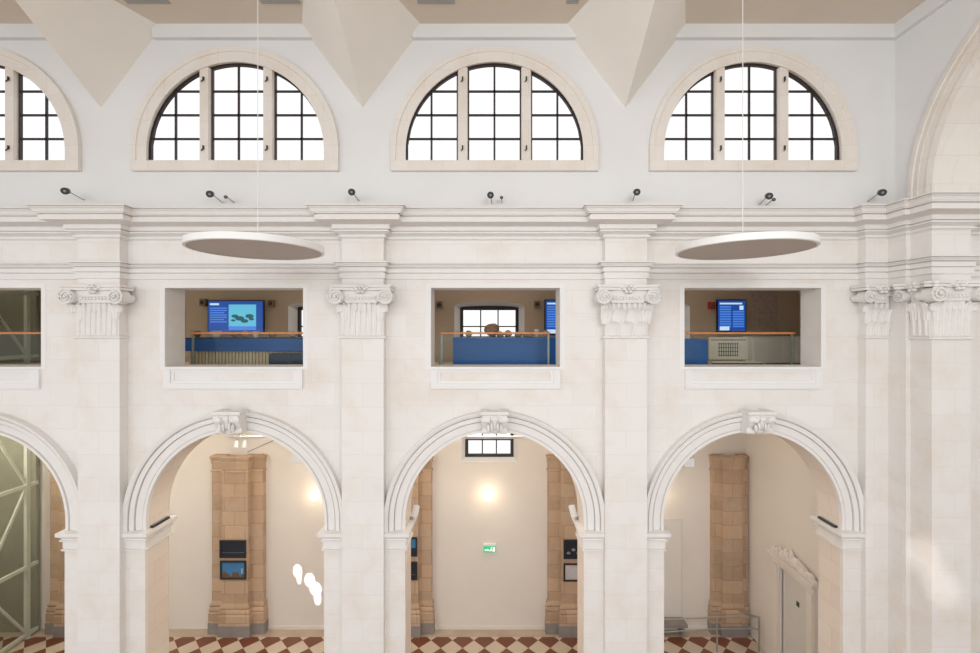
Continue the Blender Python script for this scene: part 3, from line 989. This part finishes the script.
# ------------------------------------------------------------------ glazed steel lift shaft at the far left
g = thing('lift_shaft', 'glazed steel-trussed lift shaft standing in the first arch', 'lift shaft', (-13.95, 11.5, 0))
ys = (-2.0, -0.6, 0.55, 1.76)
zs = (0.12, 2.15, 4.6, 7.0, 8.5, 10.4, 11.8)
for y in ys:
    MB().box(-0.05, 0.05, y-0.05, y+0.05, 0.0, 7.95).box(-0.05, 0.05, y-0.05, y+0.05, 8.3, 11.87).build('post', 'steelw', g)
for z in zs:
    MB().box(-0.04, 0.04, ys[0], ys[-1]+0.3, z-0.05, z+0.05).build('beam', 'steelw', g)
for k in range(len(zs)-1):
    if k == 3:
        continue
    for j in range(3):
        a_, b_ = (ys[j], ys[j+1]) if (j+k) % 2 else (ys[j+1], ys[j])
        MB().bar((0.0, a_, zs[k]), (0.0, b_, zs[k+1]), 0.06, 0.06).build('brace', 'steelw', g)
MB().box(0.07, 0.085, -2.1, 2.1, 0.05, 7.9).box(0.07, 0.085, -2.1, 2.1, 8.32, 11.85).build('glass_panel', 'gglass', g)
MB().box(-1.75, -1.65, -2.1, 2.1, 0, 7.9).box(-1.75, -1.65, -2.1, 2.1, 8.32, 11.85).build('back_panel', 'shaft', g)
lamp('shaft_fill_light', 'POINT', (-15.0, 10.8, 6.8), 190, (1.0, 0.95, 0.82), shadow_soft_size=0.2)  # lamps added in and before the lift shaft to brighten it
lamp('shaft_fill_light', 'AREA', (-12.6, 11.5, 7.7), 25, (1.0, 0.93, 0.82), (-14.2, 12.8, 2.0), size=0.8)
lamp('shaft_fill_light', 'POINT', (-15.0, 11.2, 11.3), 28, (1.0, 0.95, 0.82), shadow_soft_size=0.2)
MB().box(-1.65, 0.0, 2.03, 2.12, 0, 7.9).box(-1.65, 0.0, 2.03, 2.12, 8.32, 11.85).build('side_panel', 'shaft', g)

# ------------------------------------------------------------------ gallery contents
GF = 8.3
RL = (('glass balustrade with orange handrail in the gallery opening before the lift shaft', -11.7, -9.1),
      ('glass balustrade with orange handrail before the display table with the landscape screen', -6.55, -3.9),
      ('glass balustrade with orange handrail before the long blue display case', -1.1, 1.32),
      ('glass balustrade with orange handrail before the printed grid board', 4.0, 6.66))
for lab, x0, x1 in RL:
    g = thing('balustrade', lab, 'balustrade', ((x0+x1)/2, 9.62, GF), 0, 'gallery balustrades')
    h = (x1-x0)/2
    MB().box(-h, h, -0.03, 0.03, 0.935, 0.975).build('handrail', 'orange', g, bevel=0.008)
    MB().box(-h, h, -0.006, 0.006, 0.03, 1.02).build('glass_panel', 'gglass', g)
    for x in (-h+0.04, h-0.04):
        MB().box(x-0.02, x+0.02, 0.01, 0.04, 0, 0.94).build('post', 'steel', g)
    MB().box(-h, h, -0.03, 0.03, 0, 0.04).build('shoe', 'steel', g)


def screen(name, px0, px1, py0, py1, y, lab, wide):
    a_ = at(px0, py1, y)
    b_ = at(px1, py0, y)
    w_, h_ = b_[0]-a_[0], b_[2]-a_[2]
    g = thing(name, lab, 'screen', ((a_[0]+b_[0])/2, y, a_[2]), 0, 'information screens of the gallery')
    x = w_/2
    MB().box(-x, x, 0.0, 0.06, 0, h_).build('housing', 'black', g, bevel=0.008)
    MB().box(-0.2, 0.2, 0.06, BACK-y+0.0, h_*0.3, h_*0.7).build('wall_mount', 'black', g)
    s = MB().box(-x+.035, x-.035, -0.008, 0, 0.035, h_-.035).build('display', 'scr', g)
    if wide:
        MB().box(-x+.08, -x+.36, -0.012, -0.008, h_-.16, h_-.10).build('heading', 'scrw', s)
        t = MB()
        for k in range(7):
            t.box(-x+.08, -x+.60-0.08*(k % 3 == 2), -0.012, -0.008, h_-.27-.07*k, h_-.235-.07*k)
        t.build('text_block', 'scrl', s)
        ph = MB().box(-x+.66, x-.24, -0.012, -0.008, 0.12, h_-.14).build('photograph', 'scrt', s)
        t = MB()
        for k, (cx, cz, r) in enumerate(((.85, .55, .09), (1.0, .48, .12), (1.15, .4, .1), (1.3, .55, .11), (1.36, .46, .07), (.8, .42, .06))):
            t.prism([(-x+cx+r*1.2*math.cos(2*PI*e/10), cz+r*.6*math.sin(2*PI*e/10)) for e in range(10)], -0.015, -0.012, 'y')
        t.build('dark_shapes', 'scrd', ph)
        MB().box(-x+.66, x-.24, -0.016, -0.012, 0.12, 0.24).build('pale_band', 'scrl', ph)
    else:
        MB().box(-x+.08, x-.14, -0.012, -0.008, h_-.15, h_-.10).build('heading', 'scrw', s)
        t = MB()
        for k in range(9):
            z = h_-.25-.075*k
            t.box(-x+.08, -0.03, -0.012, -0.008, z, z+.045)
            if k > 1:
                t.box(0.03, x-.08, -0.012, -0.008, z, z+.045)
        t.build('text_block', 'scrl', s)
        MB().box(x-.22, x-.10, -0.013, -0.008, h_-.32, h_-.19).build('picture_block', 'scrw', s)
        MB().box(-x+.08, -0.08, -0.013, -0.008, 0.05, 0.17).build('picture_block', 'scrw', s)


screen('information_screen', 207.5, 264, 300, 334, BACK-0.12, 'wide screen showing blue text and a turquoise picture on the gallery wall', True)
screen('information_screen', 544.5, 573, 299.5, 335, BACK-0.12, 'blue screen cut off by the edge of the middle gallery opening', False)
screen('information_screen', 717, 746.5, 299.5, 332, BACK-0.12, 'upright blue text screen above the printed grid board', False)
for px, py, c_, lab in ((203.5, 302.5, 'speaker', 'small brown wall speaker on the near side of the wide screen'), (271.5, 303.5, 'speaker', 'small brown wall speaker between the wide screen and gallery window'),
                        (439.5, 305, 'speaker', 'small tan wall speaker beside the middle gallery window'), (537, 304.5, 'speaker', 'small tan wall speaker between middle gallery window and cut-off screen'),
                        (711.5, 305.5, 'red', 'small red alarm box beside the upright text screen')):
    x, y, z = at(px, py, BACK-0.07)
    nm = 'wall_speaker' if c_ == 'speaker' else 'alarm_box'
    g = thing(nm, lab, 'speaker' if c_ == 'speaker' else 'alarm', (x, BACK, z), 0, 'gallery wall speakers' if c_ == 'speaker' else None)
    MB().box(-0.09, 0.09, -0.14, 0.0, -0.11, 0.11).build('housing', c_, g, bevel=0.01)
    MB().lathe([(0, 0), (0.06, 0.0), (0.06, 0.01), (0, 0.012)], 16).build('grille', 'black' if c_ == 'speaker' else 'ink', g).matrix_local = __import__('mathutils').Matrix.Translation((0, -0.14, 0)) @ __import__('mathutils').Matrix.Rotation(PI/2, 4, 'X')
o = MB().box(at(752, 0, 13.6)[0], at(779, 0, 13.6)[0], BACK-0.012, BACK, at(0, 333, 13.6)[2], at(0, 291, 13.6)[2]).build('wall_print', 'mural')
tag(o, 'faded purple-brown print on the gallery wall beside the upright screen', 'print')

# first display: long table with blue fascia over a slatted base
g = thing('display_table', 'long display table with blue band over beige slatted base', 'display table', (-5.85, 10.9, GF))
MB().box(-1.62, 1.7, -0.15, 0.6, 0.50, 0.80).build('fascia', 'blue', g, bevel=0.006)
MB().box(-1.66, 1.72, -0.17, 0.62, 0.80, 0.825).build('table_top', 'navy', g)
sl = MB().box(-1.6, 1.68, 0.0, 0.5, 0.0, 0.5)
for k in range(40):
    x = -1.58+k*0.083
    sl.box(x, x+0.055, -0.04, 0.0, 0.02, 0.5)
sl.build('slatted_base', 'slat', g)
g = thing('cabinet', 'dark navy cabinet against the slatted base of the display table', 'cabinet', (-4.75, 10.55, GF))
MB().box(-0.48, 0.62, -0.15, 0.12, 0.06, 0.46).build('body', 'navy', g)
MB().box(-0.44, 0.58, -0.10, 0.10, 0.0, 0.06).build('plinth', 'black', g)
MB().box(-0.46, 0.05, -0.165, -0.15, 0.08, 0.44).build('door', 'navy', g)
MB().box(0.08, 0.60, -0.165, -0.15, 0.08, 0.44).build('door', 'navy', g)
# second display: blue case
g = thing('display_case', 'long blue display case under the middle gallery window', 'display case', (0.36, 10.5, GF))
MB().box(-1.24, 1.24, -0.05, 0.65, 0.05, 0.80).build('body', 'blue', g, bevel=0.006)
MB().box(-1.24, 1.28, -0.06, 0.66, 0.80, 0.835).build('table_top', 'blue', g)
MB().box(-1.2, 1.2, 0.0, 0.6, 0.0, 0.05).build('plinth', 'slat', g)
MB().box(-1.58, -1.54, -0.02, 0.02, 0, 0.82).box(-1.54, -1.24, -0.02, 0.02, 0.78, 0.82).box(-1.54, -1.24, -0.02, 0.02, 0.12, 0.15).build('end_frame', 'steel', g)
# third: blue plinth, board and desk
g = thing('display_plinth', 'square blue display plinth at the edge of the opening with the grid board', 'plinth', (4.83, 10.5, GF))
MB().box(-0.34, 0.32, -0.1, 0.5, 0.04, 0.80).build('body', 'blue', g, bevel=0.006)
MB().box(-0.30, 0.28, -0.06, 0.46, 0.0, 0.04).build('base', 'navy', g)
MB().box(-0.30, 0.0, 0.0, 0.4, 0.80, 1.02).build('glass_case', 'glass', g)
g = thing('information_board', 'cream information board with a printed grid below the upright screen', 'board', (6.22, 11.5, GF))
MB().box(-0.5, 0.5, -0.02, 0.02, 0.24, 0.82).build('panel', 'paper', g)
gr = MB()
for k in range(9):
    gr.box(-0.25+k*0.06, -0.235+k*0.06, -0.025, -0.02, 0.32, 0.68)
for k in range(4):
    gr.box(-0.27, 0.25, -0.025, -0.02, 0.34+k*0.1, 0.355+k*0.1)
gr.box(-0.46, 0.46, -0.025, -0.02, 0.74, 0.76)
gr.build('printed_grid', 'ink', g)
for x in (-0.44, 0.44):
    MB().box(x-0.02, x+0.02, 0.02, 0.06, 0, 0.8).build('leg', 'steel', g)
g = thing('desk', 'low dark-edged desk standing under the cream grid board', 'desk', (6.1, 11.0, GF))
MB().box(-0.62, 0.62, -0.15, 0.25, 0.14, 0.22).build('desk_top', 'paper', g)
MB().box(-0.62, 0.62, -0.16, -0.15, 0.16, 0.20).build('edge', 'ink', g)
for x in (-0.55, 0.55):
    MB().box(x-0.03, x+0.03, -0.1, 0.2, 0, 0.14).build('leg', 'steel', g)


g = thing('cabinet', 'added pale low box for a reflection in the glass, right of the grid board', 'cabinet', (8.2, 12.9, GF))  # added box, stands in for a pale reflection in the balustrade glass
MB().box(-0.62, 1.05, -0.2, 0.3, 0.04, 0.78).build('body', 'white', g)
MB().box(-0.64, 1.07, -0.22, 0.32, 0.78, 0.81).build('reflection_top', 'paper', g)
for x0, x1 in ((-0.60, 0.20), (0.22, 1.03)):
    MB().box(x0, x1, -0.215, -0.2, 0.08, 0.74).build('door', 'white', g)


def rock(px, y, z, r, mat, lab, seed, grp, sq=0.8):
    r *= 1.15
    o = MB().blob((0, 0, r*sq*0.92), (r, r*0.8, r*sq), seed, 0.18, 2).build('rock_specimen', mat, None, True)
    o.location = ((px-490)*y/F, y, z-min(v.co.z for v in o.data.vertices)+0.001)
    tag(o, lab, 'rock', grp)


zt2 = GF+0.835
G2 = 'rock specimens on the long blue case'
rock(468.5, 10.7, zt2, 0.085, 'rockl', 'small ochre rock alone at the near end of the blue case', 1, G2)
rock(491.5, 10.8, zt2, 0.16, 'rock', 'largest round brown rock standing before the middle gallery window', 2, G2, 1.0)
rock(500, 10.62, zt2, 0.085, 'rock', 'small brown rock touching the foot of the largest round rock', 3, G2)
rock(508, 10.8, zt2, 0.09, 'rockl', 'ochre rock third from the round rock group on blue case', 4, G2)
rock(518.5, 10.7, zt2, 0.09, 'rock', 'flat brown rock midway along the blue case, apart from others', 5, G2, 0.7)
rock(528, 10.62, zt2, 0.11, 'rock', 'wide brown rock just before the white cup', 6, G2, 0.7)
rock(546, 10.7, zt2, 0.08, 'rockl', 'small ochre rock past the white cup', 7, G2)
zt1 = GF+0.825
G1 = 'rock specimens on the slatted table'
rock(197, 11.05, zt1, 0.09, 'rock', 'brown rock at the jamb end of the slatted display table', 8, G1)
rock(236, 11.05, zt1, 0.11, 'rock', 'wide brown rock below the middle of the wide screen', 9, G1, 0.6)
rock(246, 11.1, zt1, 0.09, 'rockl', 'ochre rock beside the white bowl under the wide screen', 10, G1)
rock(273, 11.05, zt1, 0.10, 'rock', 'brown rock past the wide screen on the slatted table', 11, G1, 0.6)
rock(293, 11.05, zt1, 0.10, 'rockl', 'ochre rock below the gallery window reveal', 12, G1, 0.6)


def cup(px, y, z, r, h, lab):
    o = MB().lathe([(0, 0), (r*0.6, 0), (r*0.9, h*0.4), (r, h), (r*0.88, h), (r*0.75, h*0.4), (0, h*0.1)], 20).build('cup', 'ceramic', None, True)
    o.location = ((px-490)*y/F, y, z)
    tag(o, lab, 'cup')


cup(536.5, 10.85, zt2, 0.05, 0.20, 'slim white cup among the rocks on the blue case')
cup(216, 11.05, zt1, 0.13, 0.16, 'white bowl at the foot of the wide screen on slatted table')
cup(256, 11.0, zt1, 0.08, 0.15, 'white cup on the slatted table below the edge of wide screen')

# ------------------------------------------------------------------ pendants, spotlights, vents
for (x, lab) in ((-3.72, 'large white disc pendant hanging before the opening with the wide landscape screen'),
                 (4.05, 'large white disc pendant hanging before the opening with the upright text screen')):
    zb = EYE+(326.5-251.0)*7.05/F
    g = thing('disc_pendant', lab, 'pendant lamp', (x, 7.05, zb), 0, 'disc pendants of the nave')
    MB().lathe([(0.955, 0.0), (0.99, 0.0), (1.0, 0.008), (1.0, 0.10), (0.99, 0.108), (0.0, 0.112)], 96).build('rim', 'disc', g, True)
    MB().lathe([(0.0, 0.018), (0.95, 0.012), (0.955, 0.0), (0.958, 0.02)], 96).build('underside', 'diffuser', g, True)
    MB().tube([(0, 0, 0.112), (0, 0, CEIL-zb)], 0.007, 8).build('cord', 'white', g)
    MB().lathe([(0, 0.12), (0.05, 0.12), (0.05, 0.16), (0.015, 0.19), (0, 0.19)], 16).build('cord_cap', 'white', g, True)
SP = ((66, 191, 'black spotlight above the cornice before the first vault springer', 1), (210.5, 194, 'black spotlight under the second half-round window, larger of its pair', 1), (226, 197, 'tiny dark spotlight under the second half-round window', 0),
      (352, 192, 'black spotlight on the wall under the springer between second and third windows', 1), (490.5, 195, 'black spotlight under the third half-round window, larger of its pair', 1), (501.5, 197.5, 'tiny dark spotlight under the third half-round window', 0),
      (636.5, 192, 'black spotlight on the wall under the springer between third and fourth windows', 1), (768.5, 196, 'black spotlight under the fourth half-round window, larger of its pair', 1), (773.5, 199.5, 'tiny dark spotlight under the fourth half-round window', 0),
      (881.5, 192.5, 'black spotlight above the cornice beside the great arch', 1))
for px, py, lab, big in SP:
    y = 8.45 if big else 8.55
    x, y, z = at(px, py, y)
    g = thing('spotlight', lab, 'spotlight', (x, y, z), 0, 'spotlights above the cornice')
    k = 1.0 if big else 0.5
    tx = -0.4*x/8
    dv = Vector((tx, -0.75, -0.25)).normalized()
    c0 = -dv*0.08*k
    c1 = dv*0.07*k
    MB().tube([tuple(c0), tuple(c0*0.5), tuple(c1)], [0.04*k, 0.06*k, 0.065*k], 16).build('can', 'black', g, True)
    MB().tube([tuple(c1), tuple(c1+dv*0.006)], [0.022*k, 0.022*k], 16).build('lens', 'lens', g)
    MB().tube([tuple(c0), (0.03*k, W0-y-0.03, -0.07*k), (0.03*k, W0-y, -0.07*k)], 0.010, 8).build('bracket', 'steel', g, True)
for px0, px1, lab in ((128, 171, 'grey ceiling grille nearest the first springer over the second window'), (262, 301, 'grey ceiling grille before the second springer over the second window'),
                      (418, 455, 'grey ceiling grille over the third window beside the springer with the lit fold'), (566, 578, 'short grey ceiling grille over the third window before the next springer')):
    y1 = (CEIL-EYE)*F/(326.5-3.3)
    x0, x1 = (px0-490)*y1/F, (px1-490)*y1/F
    g = thing('ceiling_vent', lab, 'vent', ((x0+x1)/2, y1-0.15, CEIL), 0, 'ceiling grilles')
    h = (x1-x0)/2
    MB().box(-h, h, -0.15, 0.15, -0.012, 0.0).build('backing', 'vent', g)
    fr = MB()
    for k in range(6):
        fr.box(-h, h, -0.14+k*0.05, -0.125+k*0.05, -0.02, -0.012)
    fr.build('slat', 'vent', g)
